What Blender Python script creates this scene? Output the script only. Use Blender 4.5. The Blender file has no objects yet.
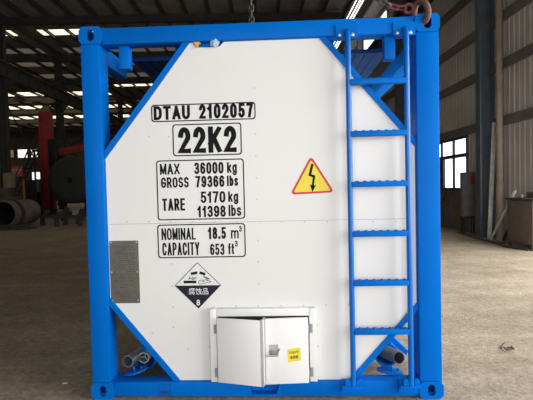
import bpy, bmesh, math, random
from mathutils import Vector, Matrix, Euler
random.seed(7)
S = bpy.context.scene
C = S.collection
PI = math.pi

# ------------------------------------------------------------------ camera
CAM = Vector((0.161765, -2.856, 1.466442))
YAW, PITCH, ROLL = -0.0412308, 0.0306629, 0.0230703
f_ = Vector((math.sin(YAW) * math.cos(PITCH), math.cos(YAW) * math.cos(PITCH), -math.sin(PITCH)))
r_ = Vector((math.cos(YAW), -math.sin(YAW), 0))
d_ = f_.cross(r_)
right = r_ * math.cos(ROLL) + d_ * math.sin(ROLL)
down = -r_ * math.sin(ROLL) + d_ * math.cos(ROLL)
cd = bpy.data.cameras.new('camera')
cam = bpy.data.objects.new('camera', cd)
C.objects.link(cam)
m = Matrix.Identity(4)
for i in range(3):
    m[i][0], m[i][1], m[i][2], m[i][3] = right[i], -down[i], -f_[i], CAM[i]
cam.matrix_world = m
cd.sensor_width = 36
cd.lens = 36 * 420 / 533
cd.clip_end = 300
S.camera = cam
# the hall is turned 3.3 degrees from the container; its frame starts under the camera
HALL = Matrix.Translation((CAM.x, CAM.y, 0)) @ Matrix.Rotation(math.radians(3.345), 4, 'Z')

# ------------------------------------------------------------------ world, lamps, exposure
W = bpy.data.worlds.new('sky')
S.world = W
W.use_nodes = True
bg = W.node_tree.nodes['Background']
bg.inputs['Color'].default_value = (0.90, 0.94, 1.0, 1)
bg.inputs['Strength'].default_value = 0.6
S.view_settings.view_transform = 'Standard'
S.view_settings.look = 'None'
S.view_settings.exposure = 0.0
S.view_settings.gamma = 1.0
S.view_settings.use_curve_mapping = False


def area(name, loc, rot, sx, sy, power, col):
    l = bpy.data.lights.new(name, 'AREA')
    l.shape = 'RECTANGLE'
    l.size, l.size_y, l.energy, l.color = sx, sy, power, col
    o = bpy.data.objects.new(name, l)
    C.objects.link(o)
    o.matrix_world = HALL @ Matrix.Translation(loc) @ Euler(rot).to_matrix().to_4x4()
    return o


# daylight coming in through the open side door (right, behind the camera)
area('side_door_daylight', (6.45, 2.3, 2.4), (0, PI / 2 - 0.2, 0), 4.4, 12.2, 1330, (1.0, 0.985, 0.955))
area('front_gate_fill', (-0.2, -4.4, 2.0), (PI / 2 - 0.6, 0, 0), 8.0, 3.9, 330, (0.95, 0.98, 1.0))  # unseen lamp in the gate opening, added as frontal fill


# ------------------------------------------------------------------ materials
def mat(name, col, rough=0.5, metal=0.0, var=0.0, scale=4.0, bump=0.0, bscale=40.0, col2=None, emit=0.0, spec=0.5, ecol=None, detail=5.0, lo=0.35, hi=0.7):
    M = bpy.data.materials.new(name)
    M.use_nodes = True
    nt = M.node_tree
    p = nt.nodes['Principled BSDF']
    p.inputs['Base Color'].default_value = (*col, 1)
    p.inputs['Roughness'].default_value = rough
    p.inputs['Metallic'].default_value = metal
    p.inputs['Specular IOR Level'].default_value = spec
    if emit:
        p.inputs['Emission Color'].default_value = (*(ecol or col), 1)
        p.inputs['Emission Strength'].default_value = emit
    tc = nt.nodes.new('ShaderNodeTexCoord')
    if var or col2:
        n = nt.nodes.new('ShaderNodeTexNoise')
        n.inputs['Scale'].default_value = scale
        n.inputs['Detail'].default_value = detail
        nt.links.new(tc.outputs['Object'], n.inputs['Vector'])
        r = nt.nodes.new('ShaderNodeValToRGB')
        c2 = col2 or tuple(c * (1 - var) for c in col)
        r.color_ramp.elements[0].color = (*c2, 1)
        r.color_ramp.elements[1].color = (*col, 1)
        r.color_ramp.elements[0].position = lo
        r.color_ramp.elements[1].position = hi
        nt.links.new(n.outputs['Fac'], r.inputs['Fac'])
        nt.links.new(r.outputs['Color'], p.inputs['Base Color'])
    if bump:
        n = nt.nodes.new('ShaderNodeTexNoise')
        n.inputs['Scale'].default_value = bscale
        n.inputs['Detail'].default_value = 4
        nt.links.new(tc.outputs['Object'], n.inputs['Vector'])
        b = nt.nodes.new('ShaderNodeBump')
        b.inputs['Strength'].default_value = bump
        b.inputs['Distance'].default_value = 0.02
        nt.links.new(n.outputs['Fac'], b.inputs['Height'])
        nt.links.new(b.outputs['Normal'], p.inputs['Normal'])
    return M


BLUE = mat('blue_paint', (0.0, 0.147, 0.58), 0.42, var=0.08, scale=3, bump=0.04, bscale=25, spec=0.06)
GLOSSB = mat('glossy_blue_paint', (0.0, 0.147, 0.58), 0.28, var=0.08, scale=3, spec=0.45)
WHITE = mat('white_paint', (0.80, 0.785, 0.76), 0.45, var=0.03, scale=1.5)
DOORW = mat('white_door_paint', (0.84, 0.83, 0.82), 0.4, var=0.03, scale=2)
BLACK = mat('black_marking', (0.010, 0.010, 0.012), 0.7, var=0.4, scale=30, spec=0.15)
NAVY = mat('dark_placard_ink', (0.016, 0.021, 0.032), 0.6, var=0.2, scale=20, spec=0.2)
PAPER = mat('white_sticker', (0.80, 0.79, 0.78), 0.5, var=0.02)
YELLOW = mat('yellow_sticker', (0.85, 0.70, 0.05), 0.5, var=0.05)
RED = mat('red_sign_border', (0.62, 0.02, 0.03), 0.5, var=0.05)
STEEL = mat('bare_steel', (0.52, 0.52, 0.53), 0.32, metal=0.85, var=0.2, scale=12)
GREYPIPE = mat('grey_pipe_metal', (0.42, 0.45, 0.48), 0.4, metal=0.5, var=0.2, scale=12)
PLATE = mat('engraved_plate', (0.15, 0.135, 0.112), 0.45, metal=0.35, var=0.18, scale=14)
ENGR = mat('plate_engraving', (0.05, 0.046, 0.042), 0.5, var=0.1)
ZINC = mat('zinc_bolt', (0.62, 0.62, 0.62), 0.35, metal=0.6, var=0.1)
RIVET = mat('aluminium_rivet', (0.55, 0.54, 0.53), 0.35, metal=0.5, var=0.1)
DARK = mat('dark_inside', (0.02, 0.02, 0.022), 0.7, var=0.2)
DPIPE = mat('dark_grey_pipe', (0.14, 0.16, 0.18), 0.45, metal=0.3, var=0.2, scale=12)
LATCH = mat('latch_recess_paint', (0.45, 0.45, 0.45), 0.5, metal=0.2, var=0.1)
RUST = mat('rusty_iron', (0.16, 0.075, 0.055), 0.7, var=0.5, scale=30, bump=0.2)
REDCH = mat('red_painted_chain', (0.22, 0.05, 0.05), 0.6, var=0.5, scale=40)
CHAIN = mat('worn_chain_steel', (0.2, 0.19, 0.18), 0.5, metal=0.5, var=0.5, scale=50)
FILM = mat('clear_plastic_film', (0.45, 0.58, 0.78), 0.2, var=0.3, scale=30)
TAPE = mat('orange_tape', (0.78, 0.42, 0.06), 0.6, var=0.1)
ROOF = mat('dusty_roof_sheet', (0.30, 0.262, 0.22), 0.8, var=0.35, scale=1.2)
RSTEEL = mat('dark_roof_steel', (0.055, 0.048, 0.042), 0.7, var=0.3, scale=2)
CLAD = mat('brown_wall_sheet', (0.60, 0.54, 0.49), 0.75, var=0.25, scale=0.9)
GIRT = mat('girt_steel', (0.05, 0.047, 0.045), 0.7, var=0.25, scale=3)
WGIRT = mat('wall_girt_paint', (0.17, 0.155, 0.14), 0.7, var=0.25, scale=3)
COLM = mat('dark_column_paint', (0.11, 0.14, 0.17), 0.6, var=0.3, scale=3)
DADO = mat('grey_wall_render', (0.17, 0.145, 0.125), 0.85, var=0.3, scale=2.5, bump=0.2)
BACKW = mat('grey_back_wall', (0.10, 0.095, 0.09), 0.8, var=0.2, scale=1)
GLASSB = mat('bright_window_pane', (0.9, 0.93, 1.0), 0.3, emit=2.2, var=0.02)
PANEB = mat('far_window_pane', (0.85, 0.88, 0.92), 0.3, emit=1.4, var=0.05, scale=1)
PANET = mat('tan_window_pane', (0.5, 0.33, 0.2), 0.4, emit=0.3, var=0.2, scale=1)
SKYB = mat('bright_skylight', (1.0, 0.87, 0.62), 0.5, emit=1.6, var=0.1, scale=0.8)
SKYD = mat('dusty_skylight', (0.5, 0.43, 0.36), 0.6, emit=0.16, var=0.6, scale=1.5)
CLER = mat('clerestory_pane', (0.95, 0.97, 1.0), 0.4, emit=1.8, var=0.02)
MRED = mat('red_machine_paint', (0.42, 0.045, 0.04), 0.5, var=0.25, scale=3)
MBLK = mat('black_machine_paint', (0.02, 0.02, 0.022), 0.5, var=0.3, scale=3)
TANKB = mat('dark_primed_steel', (0.034, 0.040, 0.041), 0.6, var=0.25, scale=1.5)
PIPEM = mat('weathered_steel_pipe', (0.19, 0.155, 0.115), 0.65, var=0.4, scale=3)
SIGNR = mat('faded_red_sign', (0.85, 0.12, 0.12), 0.6, var=0.15)
WALKB = mat('shaded_blue_walkway', (0.010, 0.055, 0.19), 0.6, var=0.2, spec=0.1)  # frame blue darkened, painting in the shade under the walkway
YPOST = mat('yellow_post_paint', (0.85, 0.52, 0.08), 0.6, var=0.3, scale=3)
CREAM = mat('cream_machine_paint', (0.30, 0.22, 0.14), 0.6, var=0.3, scale=3)
OLIVE = mat('olive_machine_paint', (0.10, 0.095, 0.065), 0.6, var=0.3, scale=3)
CABG = mat('grey_cabinet_paint', (0.22, 0.20, 0.18), 0.6, var=0.3, scale=4)
TIMB = mat('pale_timber', (0.80, 0.74, 0.65), 0.8, var=0.3, scale=6)
DOWNP = mat('tan_pipe_paint', (0.36, 0.29, 0.225), 0.65, var=0.3, scale=3)
BENCH = mat('brown_bench_board', (0.15, 0.115, 0.095), 0.8, var=0.3, scale=4)
CABLE = mat('black_cable', (0.03, 0.03, 0.03), 0.6, var=0.2)
TWIG = mat('dark_scrap', (0.12, 0.095, 0.075), 0.8, var=0.4, scale=20)
PALEW = mat('pale_plastic', (0.6, 0.62, 0.64), 0.5, var=0.1)

# dusty concrete: blotches, scuff streaks, grit
FLOOR = bpy.data.materials.new('dusty_concrete')
FLOOR.use_nodes = True
nt = FLOOR.node_tree
p = nt.nodes['Principled BSDF']
p.inputs['Roughness'].default_value = 0.85
p.inputs['Specular IOR Level'].default_value = 0.25
tc = nt.nodes.new('ShaderNodeTexCoord')


def nz(scale, detail, vec=None, rough=0.6):
    n = nt.nodes.new('ShaderNodeTexNoise')
    n.inputs['Scale'].default_value = scale
    n.inputs['Detail'].default_value = detail
    n.inputs['Roughness'].default_value = rough
    nt.links.new(vec or tc.outputs['Object'], n.inputs['Vector'])
    return n.outputs['Fac']


def ramp(fac, a, b, ca, cb):
    r = nt.nodes.new('ShaderNodeValToRGB')
    r.color_ramp.elements[0].position, r.color_ramp.elements[1].position = a, b
    r.color_ramp.elements[0].color, r.color_ramp.elements[1].color = (*ca, 1), (*cb, 1)
    nt.links.new(fac, r.inputs['Fac'])
    return r.outputs['Color']


def mix(kind, fac, a, b):
    x = nt.nodes.new('ShaderNodeMix')
    x.data_type, x.blend_type = 'RGBA', kind
    x.inputs['Factor'].default_value = fac
    nt.links.new(a, x.inputs['A'])
    nt.links.new(b, x.inputs['B'])
    return x.outputs['Result']


mp = nt.nodes.new('ShaderNodeMapping')
mp.inputs['Scale'].default_value = (0.25, 1.6, 1)
mp.inputs['Rotation'].default_value = (0, 0, 0.5)
nt.links.new(tc.outputs['Object'], mp.inputs['Vector'])
base = ramp(nz(0.8, 8), 0.3, 0.7, (0.42, 0.345, 0.255), (0.58, 0.49, 0.375))
streak = ramp(nz(1.6, 6, mp.outputs['Vector']), 0.35, 0.7, (0.72, 0.70, 0.68), (1.0, 1.0, 1.0))
grit = ramp(nz(22, 8, None, 0.85), 0.38, 0.58, (0.34, 0.32, 0.30), (1.0, 1.0, 1.0))
patch = ramp(nz(3.5, 7, None, 0.75), 0.38, 0.62, (0.62, 0.60, 0.57), (1.0, 1.0, 1.0))
colr = mix('MULTIPLY', 0.75, mix('MULTIPLY', 0.7, mix('MULTIPLY', 0.6, base, streak), patch), grit)
nt.links.new(colr, p.inputs['Base Color'])
bp = nt.nodes.new('ShaderNodeBump')
bp.inputs['Strength'].default_value = 0.9
bp.inputs['Distance'].default_value = 0.012
nt.links.new(nz(45, 6, None, 0.75), bp.inputs['Height'])
nt.links.new(bp.outputs['Normal'], p.inputs['Normal'])


# ------------------------------------------------------------------ mesh helpers
def box(bm, x0, x1, y0, y1, z0, z1, bev=0.0, mtx=None):
    vs = [bm.verts.new((x, y, z)) for x in (x0, x1) for y in (y0, y1) for z in (z0, z1)]
    fs = [(0, 1, 3, 2), (4, 6, 7, 5), (0, 4, 5, 1), (2, 3, 7, 6), (0, 2, 6, 4), (1, 5, 7, 3)]
    F = [bm.faces.new([vs[i] for i in q]) for q in fs]
    if bev:
        es = list({e for q in F for e in q.edges})
        r = bmesh.ops.bevel(bm, geom=es, offset=bev, segments=2, affect='EDGES', profile=0.5)
        vs = list({v for q in r['faces'] for v in q.verts} | {v for v in vs if v.is_valid})
    if mtx:
        for v in vs:
            v.co = mtx @ v.co
    return vs


def prism(bm, pts, y0, y1):
    """outline in the x-z plane, pushed from y0 to y1"""
    a = [bm.verts.new((x, y0, z)) for x, z in pts]
    b = [bm.verts.new((x, y1, z)) for x, z in pts]
    n = len(pts)
    bm.faces.new(a)
    bm.faces.new(b[::-1])
    for i in range(n):
        j = (i + 1) % n
        bm.faces.new((a[i], b[i], b[j], a[j]))


def ringplate(bm, outer, inner, y0, y1):
    """plate in x-z with a hole; both loops have the same count"""
    n = len(outer)
    L = [[bm.verts.new((x, y, z)) for x, z in lp] for lp in (outer, inner) for y in (y0, y1)]
    of, ob, jf, jb = L
    for i in range(n):
        j = (i + 1) % n
        bm.faces.new((of[i], of[j], jf[j], jf[i]))
        bm.faces.new((ob[i], jb[i], jb[j], ob[j]))
        bm.faces.new((of[i], ob[i], ob[j], of[j]))
        bm.faces.new((jf[i], jf[j], jb[j], jb[i]))


def tube(bm, path, r, seg=12, caps=True, closed=False):
    P = [Vector(q) for q in path]
    n = len(P)
    rings = []
    prev = None
    for i, q in enumerate(P):
        if closed:
            t = (P[(i + 1) % n] - P[i - 1]).normalized()
        else:
            t = (P[min(i + 1, n - 1)] - P[max(i - 1, 0)]).normalized()
        if prev is None:
            u = t.cross(Vector((0, 0, 1)))
            if u.length < 1e-3:
                u = t.cross(Vector((0, 1, 0)))
        else:
            u = prev - t * prev.dot(t)
        u.normalize()
        prev = u
        w = t.cross(u)
        rr = r[i] if isinstance(r, (list, tuple)) else r
        rings.append([bm.verts.new(q + (u * math.cos(2 * PI * k / seg) + w * math.sin(2 * PI * k / seg)) * rr) for k in range(seg)])
    for i in range(n if closed else n - 1):
        a, b = rings[i], rings[(i + 1) % n]
        for k in range(seg):
            l = (k + 1) % seg
            bm.faces.new((a[k], a[l], b[l], b[k]))
    if caps and not closed:
        bm.faces.new(rings[0][::-1])
        bm.faces.new(rings[-1])


def lathe(bm, prof, base, axis, seg=28):
    """profile of (distance along axis, radius); a closed loop of profile gives a shell"""
    ax = Vector(axis).normalized()
    u = ax.cross(Vector((0, 0, 1)))
    if u.length < 1e-3:
        u = Vector((1, 0, 0))
    u.normalize()
    w = ax.cross(u)
    b = Vector(base)
    rings = []
    for d, r in prof:
        if r < 1e-6:
            rings.append([bm.verts.new(b + ax * d)])
        else:
            rings.append([bm.verts.new(b + ax * d + (u * math.cos(2 * PI * k / seg) + w * math.sin(2 * PI * k / seg)) * r) for k in range(seg)])
    for A, B in zip(rings, rings[1:]):
        for k in range(seg):
            l = (k + 1) % seg
            if len(A) == 1 and len(B) == 1:
                continue
            if len(A) == 1:
                bm.faces.new((A[0], B[l], B[k]))
            elif len(B) == 1:
                bm.faces.new((A[k], A[l], B[0]))
            else:
                bm.faces.new((A[k], A[l], B[l], B[k]))


def rrect(x0, x1, z0, z1, r, k=4):
    o = []
    for cx, cz, a0 in ((x1 - r, z1 - r, 0), (x0 + r, z1 - r, PI / 2), (x0 + r, z0 + r, PI), (x1 - r, z0 + r, 1.5 * PI)):
        for i in range(k + 1):
            a = a0 + PI / 2 * i / k
            o.append((cx + r * math.cos(a), cz + r * math.sin(a)))
    return o


def obj(name, bm, material, parent=None, smooth=True, hall=False, at=None, mtx=None):
    bmesh.ops.recalc_face_normals(bm, faces=bm.faces)
    me = bpy.data.meshes.new(name)
    bm.to_mesh(me)
    bm.free()
    mats = material if isinstance(material, (list, tuple)) else [material]
    for q in mats:
        me.materials.append(q)
    if smooth:
        me.shade_smooth()
        me.set_sharp_from_angle(angle=math.radians(38))
    o = bpy.data.objects.new(name, me)
    C.objects.link(o)
    if parent:
        o.parent = parent
    elif hall:
        o.matrix_world = HALL
    if at is not None:
        o.location = at
    if mtx is not None:
        o.matrix_world = mtx
    return o


def tag(o, label, cat, group=None):
    o['label'] = label
    o['category'] = cat
    if group:
        o['group'] = group
    return o


def thing(name, label, cat, loc=(0, 0, 0), rz=0, hall=False, group=None):
    o = bpy.data.objects.new(name, None)
    o.empty_display_size = 0.1
    C.objects.link(o)
    M = Matrix.Translation(loc) @ Matrix.Rotation(rz, 4, 'Z')
    o.matrix_world = HALL @ M if hall else M
    return tag(o, label, cat, group)


def struct(o):
    o['kind'] = 'structure'
    return o


def dup(src, parent=None, loc=None, mtx=None):
    c = src.copy()
    C.objects.link(c)
    if parent:
        c.parent = parent
    if loc is not None:
        c.location = loc
    if mtx is not None:
        c.matrix_world = mtx
    return c


def duptree(root, mtx, label, group=None):
    r = root.copy()
    C.objects.link(r)
    r.matrix_world = mtx
    r['label'] = label
    if group:
        r['group'] = group
    for ch in list(root.children):
        c = ch.copy()
        C.objects.link(c)
        c.parent = r
        for g in list(ch.children):
            d = g.copy()
            C.objects.link(d)
            d.parent = c
    return r


def textmesh(body, x0, x1, z0, z1, y, depth=0.0012, weight=0.0, keep=False):
    """lettering whose ink fills x0..x1, z0..z1, facing -y"""
    cu = bpy.data.curves.new('lettering', 'FONT')
    cu.body = body
    cu.offset = weight
    cu.resolution_u = 3
    cu.space_character = 1.0
    to = bpy.data.objects.new('lettering', cu)
    C.objects.link(to)
    dg = bpy.context.evaluated_depsgraph_get()
    dg.update()
    me = bpy.data.meshes.new_from_object(to.evaluated_get(dg))
    bpy.data.objects.remove(to)
    bpy.data.curves.remove(cu)
    bm = bmesh.new()
    bm.from_mesh(me)
    bpy.data.meshes.remove(me)
    xs = [v.co.x for v in bm.verts]
    zs = [v.co.y for v in bm.verts]
    ax0, ax1, az0, az1 = min(xs), max(xs), min(zs), max(zs)
    sx, sz = (x1 - x0) / (ax1 - ax0), (z1 - z0) / (az1 - az0)
    for v in bm.verts:
        v.co = Vector((x0 + (v.co.x - ax0) * sx, y, z0 + (v.co.y - az0) * sz))
    r = bmesh.ops.extrude_face_region(bm, geom=list(bm.faces))
    for g in r['geom']:
        if isinstance(g, bmesh.types.BMVert):
            g.co.y -= depth
    return bm


def arc(cx, cy, rx, ry, a0, a1, n=14):
    return [(cx + rx * math.cos(math.radians(a0 + (a1 - a0) * k / n)), cy + ry * math.sin(math.radians(a0 + (a1 - a0) * k / n))) for k in range(n + 1)]


_ring = arc(.5, .70, .5, .30, 0, 180) + arc(.5, .30, .5, .30, 180, 360)
_six = [arc(.5, .30, .5, .30, 0, 360, 24), arc(.52, .66, .52, .34, 30, 180) + [(0, .28)]]
GLYPH = {   # character: (relative width, strokes)
    '0': (1, [_ring + [_ring[0]]]), '1': (.62, [[(.72, 0), (.72, 1)], [(0, .74), (.45, .82), (.72, .97)]]),
    '2': (1, [arc(.5, .70, .48, .30, 172, -25) + [(0, 0), (1, 0)]]),
    '3': (1, [arc(.48, .745, .46, .255, 160, -95), arc(.48, .255, .52, .255, 95, -160)]),
    '5': (1, [[(.93, 1), (.14, 1), (.05, .50)] + arc(.48, .31, .52, .31, 140, -155)]),
    '6': (1, _six), '9': (1, [[(1 - x, 1 - y) for x, y in st] for st in _six]),
    '7': (1, [[(0, 1), (1, 1), (.62, .5), (.38, 0)]]),
    '8': (1, [arc(.5, .755, .44, .245, -90, 270, 24), arc(.5, .255, .5, .255, 90, 450, 24)]),
    'A': (1.12, [[(0, 0), (.5, 1)], [(.5, 1), (1, 0)], [(.18, .30), (.82, .30)]]),
    'C': (1.05, [arc(.5, .68, .5, .32, 12, 180) + arc(.5, .32, .5, .32, 180, 348)]),
    'D': (1.08, [[(0, 0), (0, 1), (.4, 1)] + arc(.4, .62, .6, .38, 90, 0) + arc(.4, .38, .6, .38, 0, -90) + [(0, 0)]]),
    'E': (.92, [[(1, 1), (0, 1), (0, 0), (1, 0)], [(0, .52), (.9, .52)]]),
    'G': (1.1, [arc(.5, .68, .5, .32, 15, 180) + arc(.5, .32, .5, .32, 180, 350) + [(1, .47), (.55, .47)]]),
    'I': (.0, [[(.5, 0), (.5, 1)]]),
    'K': (1.08, [[(0, 0), (0, 1)], [(1, 1), (0, .34)], [(.34, .60), (1, 0)]]),
    'L': (.85, [[(0, 1), (0, 0), (1, 0)]]),
    'M': (1.3, [[(0, 0), (0, 1)], [(0, 1), (.5, .1)], [(.5, .1), (1, 1)], [(1, 1), (1, 0)]]),
    'N': (1.08, [[(0, 0), (0, 1)], [(0, 1), (1, 0)], [(1, 0), (1, 1)]]),
    'O': (1.1, [_ring + [_ring[0]]]),
    'P': (1, [[(0, 0), (0, 1), (.5, 1)] + arc(.5, .73, .5, .27, 90, -90) + [(0, .46)]]),
    'R': (1.05, [[(0, 0), (0, 1), (.5, 1)] + arc(.5, .74, .48, .26, 90, -90) + [(0, .48)], [(.55, .48), (1, 0)]]),
    'S': (1.02, [arc(.5, .745, .47, .255, 20, 270) + arc(.5, .25, .5, .25, 88, -160)]),
    'T': (1, [[(0, 1), (1, 1)], [(.5, 1), (.5, 0)]]),
    'U': (1.05, [[(0, 1)] + arc(.5, .32, .5, .32, 180, 360) + [(1, 1)]]),
    'X': (1.1, [[(0, 0), (1, 1)], [(0, 1), (1, 0)]]),
    'Y': (1.1, [[(0, 1), (.5, .42)], [(1, 1), (.5, .42)], [(.5, .46), (.5, 0)]]),
    'k': (.85, [[(0, 0), (0, 1)], [(.95, .72), (0, .25)], [(.36, .45), (1, 0)]]),
    'g': (.9, [arc(.5, .36, .5, .36, 0, 360, 20), [(1, .74), (1, -.08)] + arc(.5, -.08, .5, .20, 0, -160)]),
    'l': (.0, [[(.5, 0), (.5, 1)]]),
    'b': (.9, [[(0, 0), (0, 1)], arc(.5, .36, .5, .36, 0, 360, 20)]),
    's': (.82, [arc(.5, .55, .46, .19, 20, 270) + arc(.5, .18, .5, .18, 88, -160)]),
    'm': (1.45, [[(0, 0), (0, 1)], [(0, .6)] + arc(.25, .62, .25, .38, 150, 0) + [(.5, 0)], [(.5, .6)] + arc(.75, .62, .25, .38, 150, 0) + [(1, 0)]]),
    'f': (.55, [[(.35, 0), (.35, .7)] + arc(.8, .74, .45, .26, 180, 80), [(0, .66), (.95, .66)]]),
    't': (.55, [[(.4, .95), (.4, .2)] + arc(.8, .2, .4, .2, 180, 280), [(0, .66), (.95, .66)]]),
    '.': (.0, [[(.5, 0), (.5, .08)]]),
}


def strokes(body, x0, x1, z0, z1, t, y, depth=0.0012, gap=0.5):
    """stencilled lettering: strokes t wide, ink filling x0..x1, caps z0..z1, facing -y"""
    bm = bmesh.new()
    n = len(body)
    ws = [GLYPH[c][0] for c in body]
    lay = 0
    u = (x1 - x0 - n * t - (n - 1) * t * gap) / max(sum(ws), 1e-6)
    x = x0
    for c, w in zip(body, ws):
        gw = w * u
        for st in GLYPH[c][1]:
            P = [Vector((x + t / 2 + px * gw, z0 + t / 2 + pz * (z1 - z0 - t))) for px, pz in st]
            closed = (P[0] - P[-1]).length < 1e-6 and len(P) > 3
            if not closed:      # run the ends out to the cap line
                d = (P[0] - P[1]).normalized()
                P[0] = P[0] + d * t / 2
                d = (P[-1] - P[-2]).normalized()
                P[-1] = P[-1] + d * t / 2
            L, R_ = [], []
            for i, q in enumerate(P):
                if closed:
                    a, b = P[i - 1] if i else P[-2], P[i + 1] if i < len(P) - 1 else P[1]
                else:
                    a, b = P[max(i - 1, 0)], P[min(i + 1, len(P) - 1)]
                d0, d1 = (q - a), (b - q)
                if d0.length < 1e-9:
                    d0 = d1
                if d1.length < 1e-9:
                    d1 = d0
                d0, d1 = d0.normalized(), d1.normalized()
                n0, n1 = Vector((-d0.y, d0.x)), Vector((-d1.y, d1.x))
                m = (n0 + n1)
                m = m.normalized() if m.length > 1e-6 else n0
                k = min(1 / max(m.dot(n0), 0.1), 1.6) * t / 2
                L.append(q + m * k)
                R_.append(q - m * k)
            lo = z0 if c != 'g' else z0 - 0.4 * (z1 - z0)
            vs = []
            for q in L + R_:
                vs.append(bm.verts.new((q.x, y - depth, min(max(q.y, lo), z1))))
            lay += 1
            for v in vs:
                v.co.y -= 0.00006 * (lay % 4)
            m_ = len(L)
            for i in range(m_ - 1):
                bm.faces.new((vs[i], vs[i + 1], vs[m_ + i + 1], vs[m_ + i]))
        x += gw + t * (1 + gap)
    r = bmesh.ops.extrude_face_region(bm, geom=list(bm.faces))
    for g in r['geom']:
        if isinstance(g, bmesh.types.BMVert):
            g.co.y += depth
    return bm


B = bmesh.new

# ================================================================== the hall (hall frame: x right, y away from the camera)
XR, XL, YF, YB, ZE, RISE = 6.25, -14.0, -4.5, 66.0, 11.2, 0.04
BAYS = ((6.25, -13.9), (-13.9, -33.9), (-33.9, -53.9))
bm = B()
box(bm, -56, 9, -12, YB + 1, -0.3, 0)
struct(obj('floor', bm, FLOOR, hall=True))

# ceiling: three gabled bays, with purlins and rafters as parts
bm = B()
for xa, xb in BAYS:
    xm = (xa + xb) / 2
    for p0, z0, p1, z1 in ((xa, ZE, xm, ZE + RISE), (xm, ZE + RISE, xb, ZE)):
        v = [bm.verts.new(q) for q in ((p0, YF, z0), (p0, YB, z0), (p1, YB, z1), (p1, YF, z1))]
        bm.faces.new(v)
        w = [bm.verts.new(q.co + Vector((0, 0, 0.12))) for q in v]
        bm.faces.new(w[::-1])
ceil = struct(obj('ceiling', bm, ROOF, hall=True, smooth=False))


def roofz(x):
    for xa, xb in BAYS:
        if xb <= x <= xa:
            xm = (xa + xb) / 2
            return ZE + RISE * (1 - abs(x - xm) / abs(xa - xm))
    return ZE


bm = B()
box(bm, -0.035, 0.035, YF, YB, -0.23, -0.02)
pur = None
x = 5.05
while x > -53:
    if pur is None:
        pur = obj('purlin', bm, RSTEEL, ceil, smooth=False, at=(x, 0, roofz(x)))
    else:
        dup(pur, ceil, (x, 0, roofz(x)))
    x -= 1.25 if x > -16 else 1.8
for xa, xb in BAYS:
    bm = B()
    xm = (xa + xb) / 2
    xe = 4.7 if xa > 0 else xa
    prism(bm, [(xe, ZE - 0.22), (xm, ZE + RISE - 0.22), (xb, ZE - 0.22), (xb, ZE - 0.6), (xm, ZE + RISE - 0.6), (xe, ZE - 0.6)], -0.12, 0.12)
    raf = None
    for k in range(-3, 7):
        if raf is None:
            raf = obj('rafter', bm, RSTEEL, ceil, smooth=False, at=(0, 23.4 + 6.6 * k, 0))
        else:
            dup(raf, ceil, (0, 23.4 + 6.6 * k, 0))

# skylights: translucent strips running down the roof slope
nwin = 2
for yy, wd, M_, bays in ((26.15, 0.85, SKYB, (0, 1)), (29.5, 1.0, SKYD, (0, 1)), (32.6, 1.0, SKYD, (0, 1)), (36.0, 1.2, SKYD, (0, 1)), (39.2, 1.2, SKYB, (0,)),
                         (42.4, 1.5, SKYB, (1,)), (45.8, 1.2, SKYD, (0, 1)), (49.0, 1.6, SKYB, (1, 2)), (52.4, 1.4, SKYD, (0, 1)), (55.6, 1.8, SKYB, (0, 1, 2)), (59.0, 1.6, SKYB, (1, 2)), (62.2, 1.5, SKYD, (1, 2)),
                         (19.4, 1.0, SKYD, (0,)), (6.2, 1.1, SKYB, (1,)), (12.8, 1.1, SKYB, (0, 1))):  # bright strips here lie out of view, added to light the floor
    for bi in bays:
        xa, xb = BAYS[bi]
        xm = (xa + xb) / 2
        bm = B()
        for p0, p1 in ((xa - 0.8, xm + 0.5), (xm - 0.5, xb + 0.8)):
            z0, z1 = roofz(p0) - 0.015, roofz(p1) - 0.015
            a = [(p0, yy - wd / 2, z0), (p0, yy + wd / 2, z0), (p1, yy + wd / 2, z1), (p1, yy - wd / 2, z1)]
            vs = [bm.verts.new(q) for q in a] + [bm.verts.new((q[0], q[1], q[2] + 0.03)) for q in a]
            for q in ((0, 1, 2, 3), (7, 6, 5, 4), (0, 4, 5, 1), (1, 5, 6, 2), (2, 6, 7, 3), (3, 7, 4, 0)):
                bm.faces.new([vs[i] for i in q])
        struct(obj('window_%d' % nwin, bm, M_, hall=True, smooth=False))
        nwin += 1


# right wall: ribbed sheet, with a band of window and an open side door
def ribbed(bm, y0, y1, z0, z1, x, pitch=0.2, d=0.018):
    prof = []
    y = y0
    while y < y1 - 1e-6:
        for dy, dx in ((0, 0), (0.13, 0), (0.15, -d), (0.18, -d)):
            if y + dy < y1:
                prof.append((x + dx, y + dy))
        y += pitch
    prof.append((x, y1))
    a = [bm.verts.new((px, py, z0)) for px, py in prof]
    b = [bm.verts.new((px, py, z1)) for px, py in prof]
    for i in range(len(prof) - 1):
        bm.faces.new((a[i], a[i + 1], b[i + 1], b[i]))


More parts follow.
